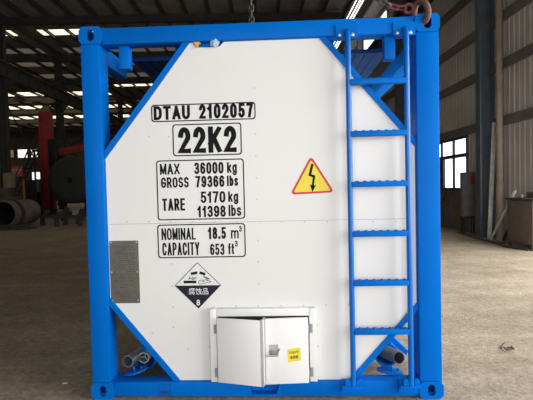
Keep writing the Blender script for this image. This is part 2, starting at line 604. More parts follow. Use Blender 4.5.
bm = B()
ribbed(bm, 8.6, 12.35, 0, ZE, XR)
ribbed(bm, 12.35, 19.0, 2.88, 8.95, XR)
ribbed(bm, 12.35, 19.0, 9.75, ZE, XR)
ribbed(bm, 19.0, 20.1, 0, ZE, XR)
ribbed(bm, 20.1, 24.6, 0, 8.95, XR)
ribbed(bm, 20.1, 24.6, 9.75, ZE, XR)
ribbed(bm, 24.6, YB, 0, ZE, XR)
ribbed(bm, YF, -4.0, 0, ZE, XR)
ribbed(bm, -4.0, 8.6, 4.8, ZE, XR)
ribbed(bm, 12.35, 19.0, 8.95, 9.75, XR)
wr = struct(obj('wall_right', bm, CLAD, hall=True, smooth=False))
bm = B()
box(bm, XR - 0.06, XR + 0.2, 12.35, 19, 0, 1.23)
obj('dado', bm, DADO, wr, smooth=False)
for z in (3.0, 4.42, 5.6, 6.8, 8.0, 9.85):
    bm = B()
    box(bm, XR - 0.10, XR - 0.02, 8.6 if z < 5.5 else YF, YB, z - 0.12, z + 0.12)
    obj('girt', bm, WGIRT, wr, smooth=False)
# window band in the right wall: panes in a frame
bm = B()
box(bm, XR + 0.02, XR + 0.05, 12.4, 19, 1.23, 2.88)
w1 = struct(obj('window_1', bm, GLASSB, hall=True, smooth=False))
bm = B()
for k in range(8):
    y = 12.45 + 0.87 * k
    box(bm, XR - 0.05, XR + 0.015, y - 0.035, y + 0.035, 1.23, 2.88)
for z, h in ((1.26, 0.05), (2.3, 0.055), (2.85, 0.05)):
    box(bm, XR - 0.052, XR + 0.016, 12.4, 19, z - h, z + h)
box(bm, XR - 0.07, XR + 0.01, 14.0, 14.35, 1.23, 2.3)
obj('window_frame', bm, GIRT, w1, smooth=False)
bm = B()
box(bm, XR - 0.02, XR + 0.02, 20.2, 24.5, 8.95, 9.72)
struct(obj('window_%d' % nwin, bm, CLER, hall=True, smooth=False))
nwin += 1

# far end wall with its small high windows, left wall, front wall beside the gate
bm = B()
box(bm, -54, XR, YB, YB + 0.3, 0, 12.2)
struct(obj('wall_back', bm, BACKW, hall=True, smooth=False))
for x0, x1, z0, z1, M_ in ((-38.95, -37.85, 6.95, 8.1, PANET), (-37.2, -35.75, 6.9, 8.15, PANEB), (-35.2, -34.2, 6.95, 8.1, PANEB), (-35.15, -33.85, 3.15, 4.6, PANEB)):
    bm = B()
    box(bm, x0, x1, YB - 0.08, YB - 0.005, z0, z1)
    w = struct(obj('window_%d' % nwin, bm, M_, hall=True, smooth=False))
    nwin += 1
    bm = B()
    for a, b, c, d in ((x0 - 0.08, x0, z0 - 0.08, z1 + 0.08), (x1, x1 + 0.08, z0 - 0.08, z1 + 0.08), (x0, x1, z0 - 0.08, z0), (x0, x1, z1, z1 + 0.08)):
        box(bm, a, b, YB - 0.12, YB - 0.003, c, d)
    obj('window_frame', bm, GIRT, w, smooth=False)
bm = B()
box(bm, -54.2, -53.9, YF, YB, 0, ZE)
struct(obj('wall_left', bm, BACKW, hall=True, smooth=False))
bm = B()
box(bm, -54, -4.3, YF - 0.2, YF, 0, 12)
box(bm, 3.9, XR, YF - 0.2, YF, 0, 12)
box(bm, -4.3, 3.9, YF - 0.2, YF, 4.2, 12)
struct(obj('wall_front', bm, BACKW, hall=True, smooth=False))


# steel columns: H sections (in the left rows and one by the right wall)
def hcol(bm, x, y, h, bx, by, t=0.03):
    box(bm, x - bx / 2, x - bx / 2 + t, y - by / 2, y + by / 2, 0, h)
    box(bm, x + bx / 2 - t, x + bx / 2, y - by / 2, y + by / 2, 0, h)
    box(bm, x - bx / 2, x + bx / 2, y - t / 2, y + t / 2, 0, h)


def column(name, x, y, bx, by, M_):
    bm = B()
    hcol(bm, 0, 0, ZE - 0.3, bx, by)
    box(bm, -bx / 2 - 0.05, bx / 2 + 0.05, -by / 2 - 0.08, by / 2 + 0.08, 0, 0.03)
    return struct(obj(name, bm, M_, smooth=False, mtx=HALL @ Matrix.Translation((x, y, 0))))


n = 1
c0 = column('trim_1', 6.0, 11.05, 0.36, 0.22, COLM)
for k in (-2, -1, 0, 1, 2, 3, 4, 5):
    n += 1
    y = 23.4 + 6.6 * k
    if k == -2:
        c1 = column('trim_2', -13.9, y, 0.42, 0.32, RSTEEL)
    else:
        c = dup(c1, None, None, HALL @ Matrix.Translation((-13.9, y, 0)))
        c.name = 'trim_%d' % n
for k in (2, 3, 4, 5):
    n += 1
    c = dup(c1, None, None, HALL @ Matrix.Translation((-33.9, 23.4 + 6.6 * k, 0)))
    c.name = 'trim_%d' % n
for k in (1, 2, 3):
    n += 1
    c = dup(c0, None, None, HALL @ Matrix.Translation((6.0, 11.05 + 6.6 * k, 0)))
    c.name = 'trim_%d' % n

# crane runway girder along the left column row
bm = B()
box(bm, -13.72, -13.4, YF + 1, YB - 1, 8.42, 8.46)
box(bm, -13.72, -13.4, YF + 1, YB - 1, 7.7, 7.74)
box(bm, -13.58, -13.54, YF + 1, YB - 1, 7.72, 8.44)
y = 10
while y < YB - 1:
    box(bm, -13.7, -13.42, y - 0.012, y + 0.012, 7.74, 8.42)
    y += 1.1
box(bm, -13.60, -13.52, YF + 1, YB - 1, 8.46, 8.58)
run = thing('crane_runway', 'dark riveted crane runway girder running along the left column row under the roof', 'girder', hall=True)
obj('girder', bm, RSTEEL, run, smooth=False)
br = None
for k in range(-2, 6):
    y = 23.4 + 6.6 * k
    bm = B()
    prism(bm, [(-13.72, 7.7), (-13.3, 7.7), (-13.3, 7.55), (-13.69, 7.1), (-13.69, 7.6)], y - 0.1, y + 0.1)
    obj('bracket', bm, RSTEEL, run, smooth=False)
# braces between the columns of the left row
for i, (ya, yb) in enumerate(((23.4, 30.0), (30.0, 36.6))):
    bm = B()
    tube(bm, [(-14.30, ya + 0.2, 1.0), (-14.30, yb - 0.2, 7.6)], 0.035, 8)
    tube(bm, [(-14.38, ya + 0.2, 7.6), (-14.38, yb - 0.2, 1.0)], 0.035, 8)
    for y_ in (ya, yb):
        for z_ in (1.05, 7.55):
            box(bm, -14.42, -13.9, y_ - 0.22, y_ + 0.22, z_ - 0.12, z_ + 0.12)
    t_ = struct(obj('trim_%d' % (n + 1 + i), bm, GIRT, hall=True))

# right runway girder and its pale conductor conduits
bm = B()
box(bm, 5.45, 5.75, YF + 1, YB - 1, 8.02, 8.12)
box(bm, 5.58, 5.62, YF + 1, YB - 1, 7.4, 8.04)
box(bm, 5.45, 5.75, YF + 1, YB - 1, 7.34, 7.4)
for k in range(-1, 4):
    y = 11.15 + 6.6 * k
    box(bm, 5.5, 5.72, y - 0.12, y + 0.12, 7.1, 7.34)
tag(obj('crane_runway', bm, RSTEEL, hall=True, smooth=False), 'dark crane runway girder high along the right wall', 'girder')
# daylight slits between the last roof sheets above the right eave
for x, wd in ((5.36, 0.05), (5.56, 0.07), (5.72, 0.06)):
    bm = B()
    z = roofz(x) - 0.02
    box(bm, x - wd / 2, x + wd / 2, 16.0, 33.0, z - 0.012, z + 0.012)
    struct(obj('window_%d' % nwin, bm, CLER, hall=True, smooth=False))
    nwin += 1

# ================================================================== the tank container (container frame = world)
K = thing('tank_container', 'blue framed tank container with white octagonal end panel and blue ladder', 'container')
L_ = 6.058


def casting_mesh():
    bm = B()
    w, d, h, t = 0.162, 0.178, 0.118, 0.03
    nn = 32
    inner = []
    for i in range(nn):
        a = 2 * PI * i / nn
        r = 0.0255
        cz = 0.0135 if math.sin(a) >= 0 else -0.0135
        inner.append((w / 2 + r * math.cos(a), h / 2 + cz + r * math.sin(a)))
    outer = []
    for i in range(nn):
        a = 2 * PI * i / nn
        c_, s_ = math.cos(a), math.sin(a)
        k = min((w / 2) / max(abs(c_), 1e-6), (h / 2) / max(abs(s_), 1e-6))
        # rounded corners
        x_, z_ = c_ * k, s_ * k
        rx, rz = w / 2 - abs(x_), h / 2 - abs(z_)
        if rx < 0.02 and rz < 0.02:
            x_ -= math.copysign(0.012, x_) * (1 - rx / 0.02) * (1 - rz / 0.02)
            z_ -= math.copysign(0.012, z_) * (1 - rx / 0.02) * (1 - rz / 0.02)
        outer.append((w / 2 + x_, h / 2 + z_))
    ringplate(bm, outer, inner, 0, t)
    box(bm, 0.001, t, t, d, 0.001, h - 0.001)
    box(bm, w - t, w - 0.001, t, d, 0.001, h - 0.001)
    box(bm, t, w - t, t, d, 0.001, t)
    box(bm, t, w - t, d - t, d, t, h)
    # the top plate keeps its slot
    box(bm, t, 0.055, t, d - t, h - t, h - 0.001)
    box(bm, w - 0.055, w - t, t, d - t, h - t, h - 0.001)
    box(bm, 0.055, w - 0.055, d - 0.06, d - t, h - t, h - 0.001)
    return bm


cas = obj('corner_casting', casting_mesh(), BLUE, K, at=(-1.219, 0, 2.473))
for x in (-1.219, 1.057):
    for z in (0, 2.473):
        if (x, z) != (-1.219, 2.473):
            dup(cas, K, (x, 0, z))
for x in (-1.057, 1.219):
    for z in (0, 2.473):
        c = dup(cas, K, (x, L_, z))
        c.rotation_euler = (0, 0, PI)


def part(name, M_, bev, *bs, parent=None, **kw):
    bm = B()
    for b_ in bs:
        box(bm, *b_, bev)
    return obj(name, bm, M_, parent or K, **kw)


for x0, x1 in ((-1.212, -1.082), (1.062, 1.212)):
    part('corner_post', BLUE, 0.008, (x0, x1, 0.004, 0.15, 0.117, 2.474))
    part('corner_post', BLUE, 0.008, (x0, x1, L_ - 0.15, L_ - 0.004, 0.117, 2.474))
part('top_rail', BLUE, 0.008, (-1.058, 1.058, 0.012, 0.125, 2.47, 2.582))
part('top_rail', BLUE, 0.008, (-1.058, 1.058, L_ - 0.125, L_ - 0.012, 2.47, 2.582))
# bottom front rail with the splayed recess below the doors
bm = B()
box(bm, -1.058, -0.128, 0.012, 0.118, 0.016, 0.118, 0.006)
box(bm, 0.121, 1.058, 0.012, 0.118, 0.016, 0.118, 0.006)
box(bm, -0.13, 0.123, 0.075, 0.118, 0.016, 0.118)
box(bm, -0.13, 0.123, 0.014, 0.118, 0.016, 0.028)
prism(bm, [(-0.13, 0.1175), (-0.116, 0.1175), (-0.092, 0.027), (-0.13, 0.027)], 0.014, 0.09)
prism(bm, [(0.123, 0.1175), (0.110, 0.1175), (0.080, 0.027), (0.123, 0.027)], 0.014, 0.09)
obj('bottom_rail', bm, BLUE, K)
part('bottom_rail', BLUE, 0.006, (-1.058, 1.058, L_ - 0.15, L_ - 0.012, 0.016, 0.126))
for s in (-1, 1):
    part('side_rail', BLUE, 0.006, (s * 1.15 - 0.05, s * 1.15 + 0.05, 0.17, L_ - 0.17 if s > 0 else 0.58, 2.38, 2.5))
bm = B()
prism(bm, [(0.86, 0.30), (0.92, 0.335), (1.13, 0.13), (1.11, 0.10)], 0.50, 0.62)
obj('saddle_gusset', bm, BLUE, K)
# hanging stubs and gussets under the top rail
part('rail_stub', BLUE, 0.004, (-0.966, -0.895, 0.06, 0.125, 2.315, 2.472))
part('rail_stub', BLUE, 0.004, (0.867, 0.941, 0.06, 0.125, 2.318, 2.472))
for pts in ([(0.425, 2.53), (0.54, 2.53), (0.54, 2.405)], [(-0.455, 2.53), (-0.60, 2.53), (-0.60, 2.38)]):
    bm = B()
    prism(bm, pts, 0.19, 0.205)
    obj('gusset', bm, BLUE, K, smooth=False)
# ribbed walkways on both sides of the tank top
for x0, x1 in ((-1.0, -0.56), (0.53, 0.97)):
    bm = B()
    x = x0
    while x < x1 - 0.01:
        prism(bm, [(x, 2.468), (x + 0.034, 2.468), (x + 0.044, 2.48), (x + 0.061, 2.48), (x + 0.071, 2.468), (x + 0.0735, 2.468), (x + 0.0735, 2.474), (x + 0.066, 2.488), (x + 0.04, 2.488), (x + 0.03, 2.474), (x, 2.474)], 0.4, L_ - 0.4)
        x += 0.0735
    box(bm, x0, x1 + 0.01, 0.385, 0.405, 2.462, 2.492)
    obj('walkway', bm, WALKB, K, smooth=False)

# insulated tank body behind the end panel
bm = B()
lathe(bm, [(0, 0), (0, 0.95), (0.06, 1.02), (5.3, 1.02), (5.36, 0.95), (5.36, 0)], (0, 0.36, 1.34), (0, 1, 0), 48)
obj('tank_shell', bm, WHITE, K)
bm = B()
box(bm, -0.7, 0.7, 0.28, 0.38, 0.3, 2.3)
obj('end_bulkhead', bm, DARK, K, smooth=False)
bm = B()
box(bm, -0.7, 0.7, 5.71, 5.95, 0.3, 2.3)
box(bm, -0.5, 0.5, 5.9, L_ - 0.02, 0.12, 2.48)
obj('end_bulkhead', bm, BLUE, K, smooth=False)
for y in (1.2, 4.6):
    bm = B()
    prism(bm, [(-0.75, 0.62), (-0.55, 0.06), (0.55, 0.06), (0.75, 0.62)], y, y + 0.08)
    obj('tank_saddle', bm, BLUE, K, smooth=False)
for x in (-0.5, 0.5):
    bm = B()
    box(bm, x - 0.05, x + 0.05, 0.12, L_ - 0.12, 0.03, 0.11)
    obj('base_rail', bm, BLUE, K, smooth=False)

# white end panel with its cut-out under the rail, seam and rivets
YP = 0.15
PANEL = [(-0.487, 2.506), (-0.462, 2.506), (-0.440, 2.473), (-0.345, 2.470), (-0.27, 2.476), (-0.240, 2.506), (0.437, 2.506), (0.60, 2.313), (0.815, 2.056), (1.065, 1.757), (1.090, 1.727), (1.090, 0.622), (1.012, 0.532), (0.651, 0.122), (0.605, 0.068),
         (-0.624, 0.068), (-1.050, 0.592), (-1.125, 0.685), (-1.125, 1.695), (-0.940, 1.928), (-0.791, 2.114)]
bm = B()
prism(bm, PANEL, YP, YP + 0.02)
panel = obj('end_panel', bm, WHITE, K, smooth=False)
bm = B()
box(bm, -1.11, 1.06, YP - 0.0012, YP + 0.001, 1.2195, 1.2225)
obj('panel_seam', bm, mat('seam_shadow_gap', (0.42, 0.41, 0.40), 0.7, var=0.1), panel, smooth=False)
part('rail_backing', BLUE, 0, (-0.47, -0.2, 0.062, 0.08, 2.39, 2.468))
RV = [(-0.361 + 0.162 * k, 0.61) for k in range(7)]
RV += [(-0.403, z) for z in (0.468, 0.314)] + [(0.385, z) for z in (0.464, 0.311)]
RV += [(-0.662, z) for z in (0.925, 0.764, 0.61, 0.46)]
RV += [(-0.98 + 0.161 * k, 1.238 - 0.003 * k) for k in range(13)]
RV += [(-0.03, z) for z in (2.172, 1.846, 1.69, 1.535, 1.38, 1.085, 0.93, 0.77)]
RV += [(-0.655, z) for z in (1.845, 1.69)]
RV += [(0.618, z) for z in (0.46, 0.62, 0.78, 0.93, 1.08, 1.38, 1.54, 1.70)]
RV += [(-0.82, 0.42), (-0.56, 0.3), (-0.8, 1.85), (0.78, 0.44)]
rv = None
for x, z in RV[:98]:
    if rv is None:
        bm = B()
        lathe(bm, [(0, 0.0055), (-0.003, 0.005), (-0.0042, 0)], (0, 0, 0), (0, 1, 0), 8)
        rv = obj('rivet', bm, RIVET, panel, at=(x, YP, z))
    else:
        dup(rv, panel, (x, YP, z))


# blue angle rims along the four cut corners
def strip(pa, pb, w, side):
    a, b = Vector((pa[0], 0, pa[1])), Vector((pb[0], 0, pb[1]))
    t = (b - a).normalized()
    nrm = Vector((t.z, 0, -t.x)) * side
    return [(a.x, a.z), (b.x, b.z), (b.x + nrm.x * w, b.z + nrm.z * w), (a.x + nrm.x * w, a.z + nrm.z * w)]


for pa, pb, s in (((-0.485, 2.506), (-1.125, 1.695), 1), ((0.435, 2.506), (1.09, 1.727), -1), ((-1.125, 0.685), (-0.624, 0.070), 1), ((1.09, 0.622), (0.605, 0.070), -1)):
    bm = B()
    prism(bm, strip(pa, pb, 0.038, s), YP - 0.012, YP + 0.06)
    obj('panel_rim', bm, BLUE, K, smooth=False)


# ---- lettering on the panel
def frame(name, x0, x1, z0, z1, t=0.0080, r=0.022):
    bm = B()
    ringplate(bm, rrect(x0, x1, z0, z1, r), rrect(x0 + t, x1 - t, z0 + t, z1 - t, r - t * 0.6), YP - 0.0014, YP + 0.001)
    return obj(name, bm, BLACK, panel, smooth=False)


def text(name, body, bx, t):
    return obj(name, strokes(body, *bx, t, YP - 0.0002), BLACK, panel, smooth=False)


def ctext(name, body, bx, par, M_, y):
    return obj(name, textmesh(body, *bx, y, weight=0.004), M_, par, smooth=False)


frame('marking_border', -0.778, -0.026, 1.952, 2.076)
text('lettering', 'DTAU', (-0.760, -0.497, 1.966, 2.066), 0.0205)
text('lettering', '2102057', (-0.431, -0.043, 1.966, 2.069), 0.0205)
frame('marking_border', -0.628, -0.130, 1.703, 1.932)
text('lettering', '22K2', (-0.588, -0.167, 1.722, 1.910), 0.036)
frame('marking_border', -0.754, -0.118, 1.243, 1.676)
text('lettering', 'MAX', (-0.727, -0.583, 1.573, 1.652), 0.0125)
text('lettering', '36000', (-0.477, -0.266, 1.571, 1.655), 0.0145)
text('lettering', 'kg', (-0.240, -0.170, 1.575, 1.652), 0.0125)
text('lettering', 'GROSS', (-0.722, -0.520, 1.477, 1.553), 0.0125)
text('lettering', '79366', (-0.472, -0.262, 1.475, 1.558), 0.0145)
text('lettering', 'lbs', (-0.243, -0.163, 1.480, 1.555), 0.0125)
text('lettering', 'TARE', (-0.718, -0.552, 1.311, 1.400), 0.0145)
text('lettering', '5170', (-0.437, -0.258, 1.362, 1.445), 0.0145)
text('lettering', 'kg', (-0.237, -0.165, 1.366, 1.442), 0.0125)
text('lettering', '11398', (-0.464, -0.258, 1.260, 1.342), 0.0145)
text('lettering', 'lbs', (-0.237, -0.146, 1.264, 1.345), 0.0125)
frame('marking_border', -0.760, -0.120, 0.967, 1.212)
text('lettering', 'NOMINAL', (-0.730, -0.480, 1.099, 1.185), 0.0112)
text('lettering', 'CAPACITY', (-0.727, -0.456, 0.986, 1.080), 0.0118)
text('lettering', '18.5', (-0.391, -0.260, 1.100, 1.186), 0.0145)
text('lettering', 'm', (-0.224, -0.168, 1.102, 1.162), 0.0105)
text('lettering', '3', (-0.165, -0.145, 1.150, 1.192), 0.0070)
text('lettering', '653', (-0.378, -0.274, 0.984, 1.066), 0.0118)
text('lettering', 'ft', (-0.247, -0.203, 0.988, 1.068), 0.0115)
text('lettering', '3', (-0.198, -0.177, 1.043, 1.086), 0.0070)

# ---- corrosive placard: white upper half with the test-tube sign, dark lower half
cx, cz, hw, hh = -0.474, 0.765, 0.169, 0.169
bm = B()
prism(bm, [(cx - hw, cz), (cx, cz + hh), (cx + hw, cz), (cx, cz - hh)], YP - 0.0016, YP + 0.001)
dia = obj('hazard_placard', bm, PAPER, K, smooth=False)
dia['label'] = 'white and black diamond placard with corrosion sign'
bm = B()
prism(bm, [(cx - hw, cz), (cx + hw, cz), (cx, cz - hh)], YP - 0.0026, YP - 0.0012)
q = 0.006
ringplate(bm, [(cx - hw, cz), (cx, cz + hh), (cx + hw, cz), (cx, cz - hh)], [(cx - hw + q, cz), (cx, cz + hh - q), (cx + hw - q, cz), (cx, cz - hh + q)], YP - 0.0026, YP - 0.0012)
obj('placard_ink', bm, NAVY, dia, smooth=False)
ctext('placard_lettering', '腐蚀品', (cx - 0.070, cx + 0.074, cz - 0.068, cz - 0.018), dia, PAPER, YP - 0.0024)
obj('placard_lettering', strokes('8', cx - 0.014, cx + 0.012, cz - 0.146, cz - 0.104, 0.0075, YP - 0.0024), PAPER, dia, smooth=False)


def slab2(bm, pa, pb, w, y0=YP - 0.0026, y1=YP - 0.0014):
    a, b = Vector(pa), Vector(pb)
    t = (b - a).normalized()
    nn = Vector((-t.y, t.x)) * w / 2
    prism(bm, [tuple(a + nn), tuple(b + nn), tuple(b - nn), tuple(a - nn)], y0, y1)


bm = B()
slab2(bm, (cx - 0.05, cz + 0.085), (cx - 0.002, cz + 0.094), 0.019)      # two test tubes
slab2(bm, (cx + 0.014, cz + 0.094), (cx + 0.056, cz + 0.080), 0.019)
slab2(bm, (cx - 0.104, cz + 0.026), (cx - 0.012, cz + 0.026), 0.019)     # the bar being eaten
for k in range(5):                                                      # drops and fumes
    slab2(bm, (cx - 0.058 + 0.011 * k, cz + 0.066 - 0.006 * (k % 2)), (cx - 0.062 + 0.012 * k, cz + 0.050 - 0.005 * (k % 3)), 0.004)
    slab2(bm, (cx + 0.040 + 0.009 * k, cz + 0.070 - 0.004 * k), (cx + 0.052 + 0.009 * k, cz + 0.054 - 0.003 * k), 0.0035)
slab2(bm, (cx - 0.07, cz + 0.046), (cx - 0.052, cz + 0.052), 0.004)
slab2(bm, (cx - 0.04, cz + 0.044), (cx - 0.022, cz + 0.050), 0.004)
hand = [(0.004, 0.022), (0.012, 0.036), (0.026, 0.040), (0.040, 0.034), (0.056, 0.042), (0.072, 0.052), (0.078, 0.046), (0.062, 0.034), (0.086, 0.032), (0.096, 0.026), (0.084, 0.020), (0.06, 0.020), (0.04, 0.012), (0.02, 0.010), (0.008, 0.014)]
for (a0, a1), (b0, b1) in zip(hand, hand[1:] + hand[:1]):
    slab2(bm, (cx + a0, cz + a1), (cx + b0, cz + b1), 0.0035)
slab2(bm, (cx + 0.022, cz + 0.026), (cx + 0.05, cz + 0.028), 0.003)
obj('placard_symbol', bm, BLACK, dia, smooth=False)


# ---- electric warning triangle
def rtri(pts, r, k=5):
    o = []
    P = [Vector(q) for q in pts]
    for i in range(3):
        a, b, c = P[i - 1], P[i], P[(i + 1) % 3]
        u, v = (a - b).normalized(), (c - b).normalized()
        bis = (u + v).normalized()
        half = u.angle(bis)
        cen = b + bis * (r / math.sin(half))
        p0 = b + u * (r / math.tan(half))
        a0 = math.atan2((p0 - cen).y, (p0 - cen).x)
        tot = PI - 2 * half
        sgn = 1 if u.cross(v) < 0 else -1
        for j in range(k + 1):
            an = a0 + sgn * tot * j / k
            o.append((cen.x + r * math.cos(an), cen.y + r * math.sin(an)))
    return o


T3 = [(0.207, 1.408), (0.523, 1.418), (0.361, 1.683)]
bm = B()
prism(bm, rtri(T3, 0.018), YP - 0.0018, YP + 0.001)
tri = obj('warning_sign', bm, RED, K, smooth=False)
tri['label'] = 'yellow triangle with black lightning arrow and red border'
ctr = (Vector(T3[0]) + Vector(T3[1]) + Vector(T3[2])) / 3
bm = B()
prism(bm, rtri([tuple(ctr + (Vector(q) - ctr) * 0.84) for q in T3], 0.008), YP - 0.003, YP - 0.0015)
obj('sign_face', bm, YELLOW, tri, smooth=False)
bm = B()
y0, y1 = YP - 0.0042, YP - 0.0028
slab2(bm, (0.371, 1.623), (0.350, 1.543), 0.017, y0, y1)
slab2(bm, (0.344, 1.548), (0.386, 1.533), 0.017, y0, y1)
slab2(bm, (0.381, 1.535), (0.370, 1.470), 0.015, y0, y1)
prism(bm, [(0.350, 1.478), (0.371, 1.471), (0.394, 1.474), (0.366, 1.425)], y0, y1)
obj('lightning_arrow', bm, BLACK, tri, smooth=False)

# ---- data plate
x0, x1, z0, z1 = -1.117, -0.903, 0.642, 1.100
bm = B()
prism(bm, rrect(x0, x1, z0, z1, 0.006, 2), YP - 0.004, YP + 0.001)
nf = len(bm.faces)
z = z1 - 0.045
rr = random.Random(3)
while z > z0 + 0.04:
    x = x0 + 0.028 + rr.choice((0, 0, 0.04))
    while x < x1 - 0.035:
        w = rr.uniform(0.008, 0.03)
        if rr.random() < 0.72:
            box(bm, x, min(x + w, x1 - 0.028), YP - 0.0046, YP - 0.0035, z - 0.0022, z + 0.0022)
        x += w + 0.007
    z -= 0.0165
for q_ in list(bm.faces)[nf:]:
    q_.material_index = 1
npl = obj('data_plate', bm, [PLATE, ENGR], K, smooth=False)
npl['label'] = 'dark grey engraved data plate'
for x in (x0 + 0.012, x1 - 0.012):
    for z in (z0 + 0.02, (z0 + z1) / 2, z1 - 0.012):
        dup(rv, npl, (x, YP - 0.004, z))

# ---- valve box: white frame and two doors standing ajar
fx0, fx1, fz0, fz1 = -0.388, 0.374, 0.074, 0.602
ox0, ox1, oz1 = -0.340, 0.322, 0.548
bm = B()
box(bm, fx0, ox0, 0.105, YP + 0.01, fz0, fz1, 0.004)
box(bm, ox1, fx1, 0.105, YP + 0.01, fz0, fz1, 0.004)
box(bm, ox0, ox1, 0.105, YP + 0.01, oz1, fz1, 0.004)
vb = obj('valve_box_frame', bm, DOORW, K)
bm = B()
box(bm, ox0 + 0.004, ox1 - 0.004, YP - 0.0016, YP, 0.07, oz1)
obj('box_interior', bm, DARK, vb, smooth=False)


def door(hx, w, ang, side, zb, zt):
    """hinged at x=hx, y=0.105; side +1 opens with the free edge to +x"""
    M_ = Matrix.Translation((0.0059 + 0.9634 * hx, -0.008, 0)) @ Matrix.Rotation(-side * math.radians(ang), 4, 'Z')
    bm = B()
    if side > 0:
        box(bm, 0, w, -0.02, 0.0, zb, zt, 0.003)
        box(bm, w - 0.02, w, -0.02, 0.022, zb, zt, 0.003)
    else:
        box(bm, -w, 0, -0.02, 0.0, zb, zt, 0.003)
        box(bm, -w, -w + 0.02, -0.02, 0.02, zb, zt, 0.003)
    o = obj('cabinet_door', bm, DOORW, K)
    o.matrix_local = M_
    for z in (0.195, 0.498):
        bm = B()
        tube(bm, [(0, -0.008, z - 0.032), (0, -0.008, z + 0.032)], 0.009, 10)
        box(bm, -side * 0.018 - 0.006, -side * 0.018 + 0.012, -0.012, -0.004, z - 0.03, z + 0.03)
        obj('hinge', bm, GREYPIPE, o)
    return o


dl = door(-0.330, 0.326, 13, 1, 0.133, 0.577)
dr = door(0.312, 0.308, 4.5, -1, 0.127, 0.576)
# recessed latch and sticker on the right door (door frame: x from -0.318 to 0)
bm = B()
ringplate(bm, rrect(-0.280, -0.199, 0.306, 0.412, 0.004), rrect(-0.272, -0.207, 0.318, 0.402, 0.004), -0.024, -0.0195)
lat = obj('latch', bm, DOORW, dr)
bm = B()
box(bm, -0.272, -0.207, -0.0212, -0.0198, 0.318, 0.402)
obj('latch_recess', bm, LATCH, dr, smooth=False)
bm = B()
tube(bm, [(-0.272, -0.033, 0.331), (-0.207, -0.033, 0.331)], 0.008, 10)
tube(bm, [(-0.217, -0.03, 0.331), (-0.207, -0.036, 0.362), (-0.198, -0.036, 0.376)], 0.006, 8)
lathe(bm, [(0, 0.013), (0.012, 0.013), (0.012, 0)], (-0.252, -0.0205, 0.354), (0, -1, 0), 14)
tube(bm, [(-0.294, -0.03, 0.326), (-0.26, -0.033, 0.331)], 0.006, 8)
obj('latch_handle', bm, STEEL, dr)
bm = B()
prism(bm, [(-0.146, 0.364), (-0.058, 0.373), (-0.053, 0.285), (-0.141, 0.276)], -0.0213, -0.0198)
st = obj('sticker', bm, YELLOW, dr, smooth=False)
st['label'] = 'small yellow sticker with dark writing'


def stext(body, bx, wgt):
    bm = textmesh(body, *bx, -0.0213, depth=0.0008, weight=wgt)
    for v in bm.verts:
        v.co.z += (v.co.x + 0.10) * 0.10
    return obj('sticker_lettering', bm, BLACK, dr, smooth=False)


stext('Liquid', (-0.132, -0.070, 0.331, 0.356), 0.0)
stext('液相箱', (-0.128, -0.072, 0.298, 0.320), 0.006)

# the panel and all it carries sit almost flush with the frame front
GX, GZ, GS, DY = 0.0059, 0.0537, 0.9634, -0.11
done = set()


def settle(o):
    if o.name.startswith('rivet'):
        o.location = (GX + GS * o.location.x, o.location.y + DY, GZ + GS * o.location.z)
        return
    if o.data.name not in done:
        done.add(o.data.name)
        for v in o.data.vertices:
            v.co = Vector((GX + GS * v.co.x, v.co.y + DY, GZ + GS * v.co.z))
    for c in o.children:
        settle(c)


for o in list(K.children):
    if o.name.split('.')[0] in ('end_panel', 'panel_rim', 'hazard_placard', 'warning_sign', 'data_plate', 'valve_box_frame'):
        settle(o)

# ---- handling mark cut in the bottom rail
bm = B()
ringplate(bm, rrect(-0.744, -0.660, 0.026, 0.108, 0.003, 1), rrect(-0.740, -0.664, 0.030, 0.104, 0.003, 1), 0.0105, 0.0125)
box(bm, -0.704, -0.700, 0.0105, 0.0125, 0.055, 0.104)
prism(bm, [(-0.732, 0.058), (-0.672, 0.058), (-0.680, 0.034), (-0.724, 0.034)], 0.0105, 0.0125)
obj('lifting_mark', bm, mat('dark_blue_line', (0.003, 0.05, 0.2), 0.5, var=0.1), K, smooth=False)

# ---- ladder
YS, RS = -0.034, 0.0185
for x, xb in ((0.606, 0.605), (0.986, 0.992)):
    path = [(x, 0.02, 2.492), (x, 0.006, 2.494), (x, -0.012, 2.488), (x, -0.027, 2.472), (x, YS, 2.445)]
    for k in range(1, 9):
        tt = k / 8
        path.append((x + (xb - x) * tt, YS, 2.445 - 2.34 * tt))
    bm = B()
    tube(bm, path, RS, 14)
    obj('ladder_stile', bm, GLOSSB, K)
    # top and bottom fixing brackets
    bm = B()
    prism(bm, rrect(x - 0.074, x + 0.072, 2.452, 2.544, 0.012), -0.002, 0.013)
    bk = obj('ladder_bracket', bm, BLUE, K)
    for dx in (-0.048, 0.036):
        bm = B()
        lathe(bm, [(0.012, 0.012), (-0.007, 0.012), (-0.010, 0.008), (-0.010, 0)], (x + dx, -0.002, 2.468), (0, 1, 0), 12)
        obj('bolt', bm, ZINC, bk)
    bm = B()
    prism(bm, rrect(xb - 0.078, xb + 0.058, 0.05, 0.136, 0.006), -0.012, 0.013)
    box(bm, xb - 0.078, xb + 0.058, -0.058, 0.02, 0.098, 0.112, 0.003)
    for s in (-1, 1):
        prism(bm, rrect(xb + s * 0.036 - 0.018, xb + s * 0.036 + 0.018, 0.105, 0.158, 0.016), -0.046, -0.03)
    obj('ladder_bracket', bm, BLUE, K)
rung = None
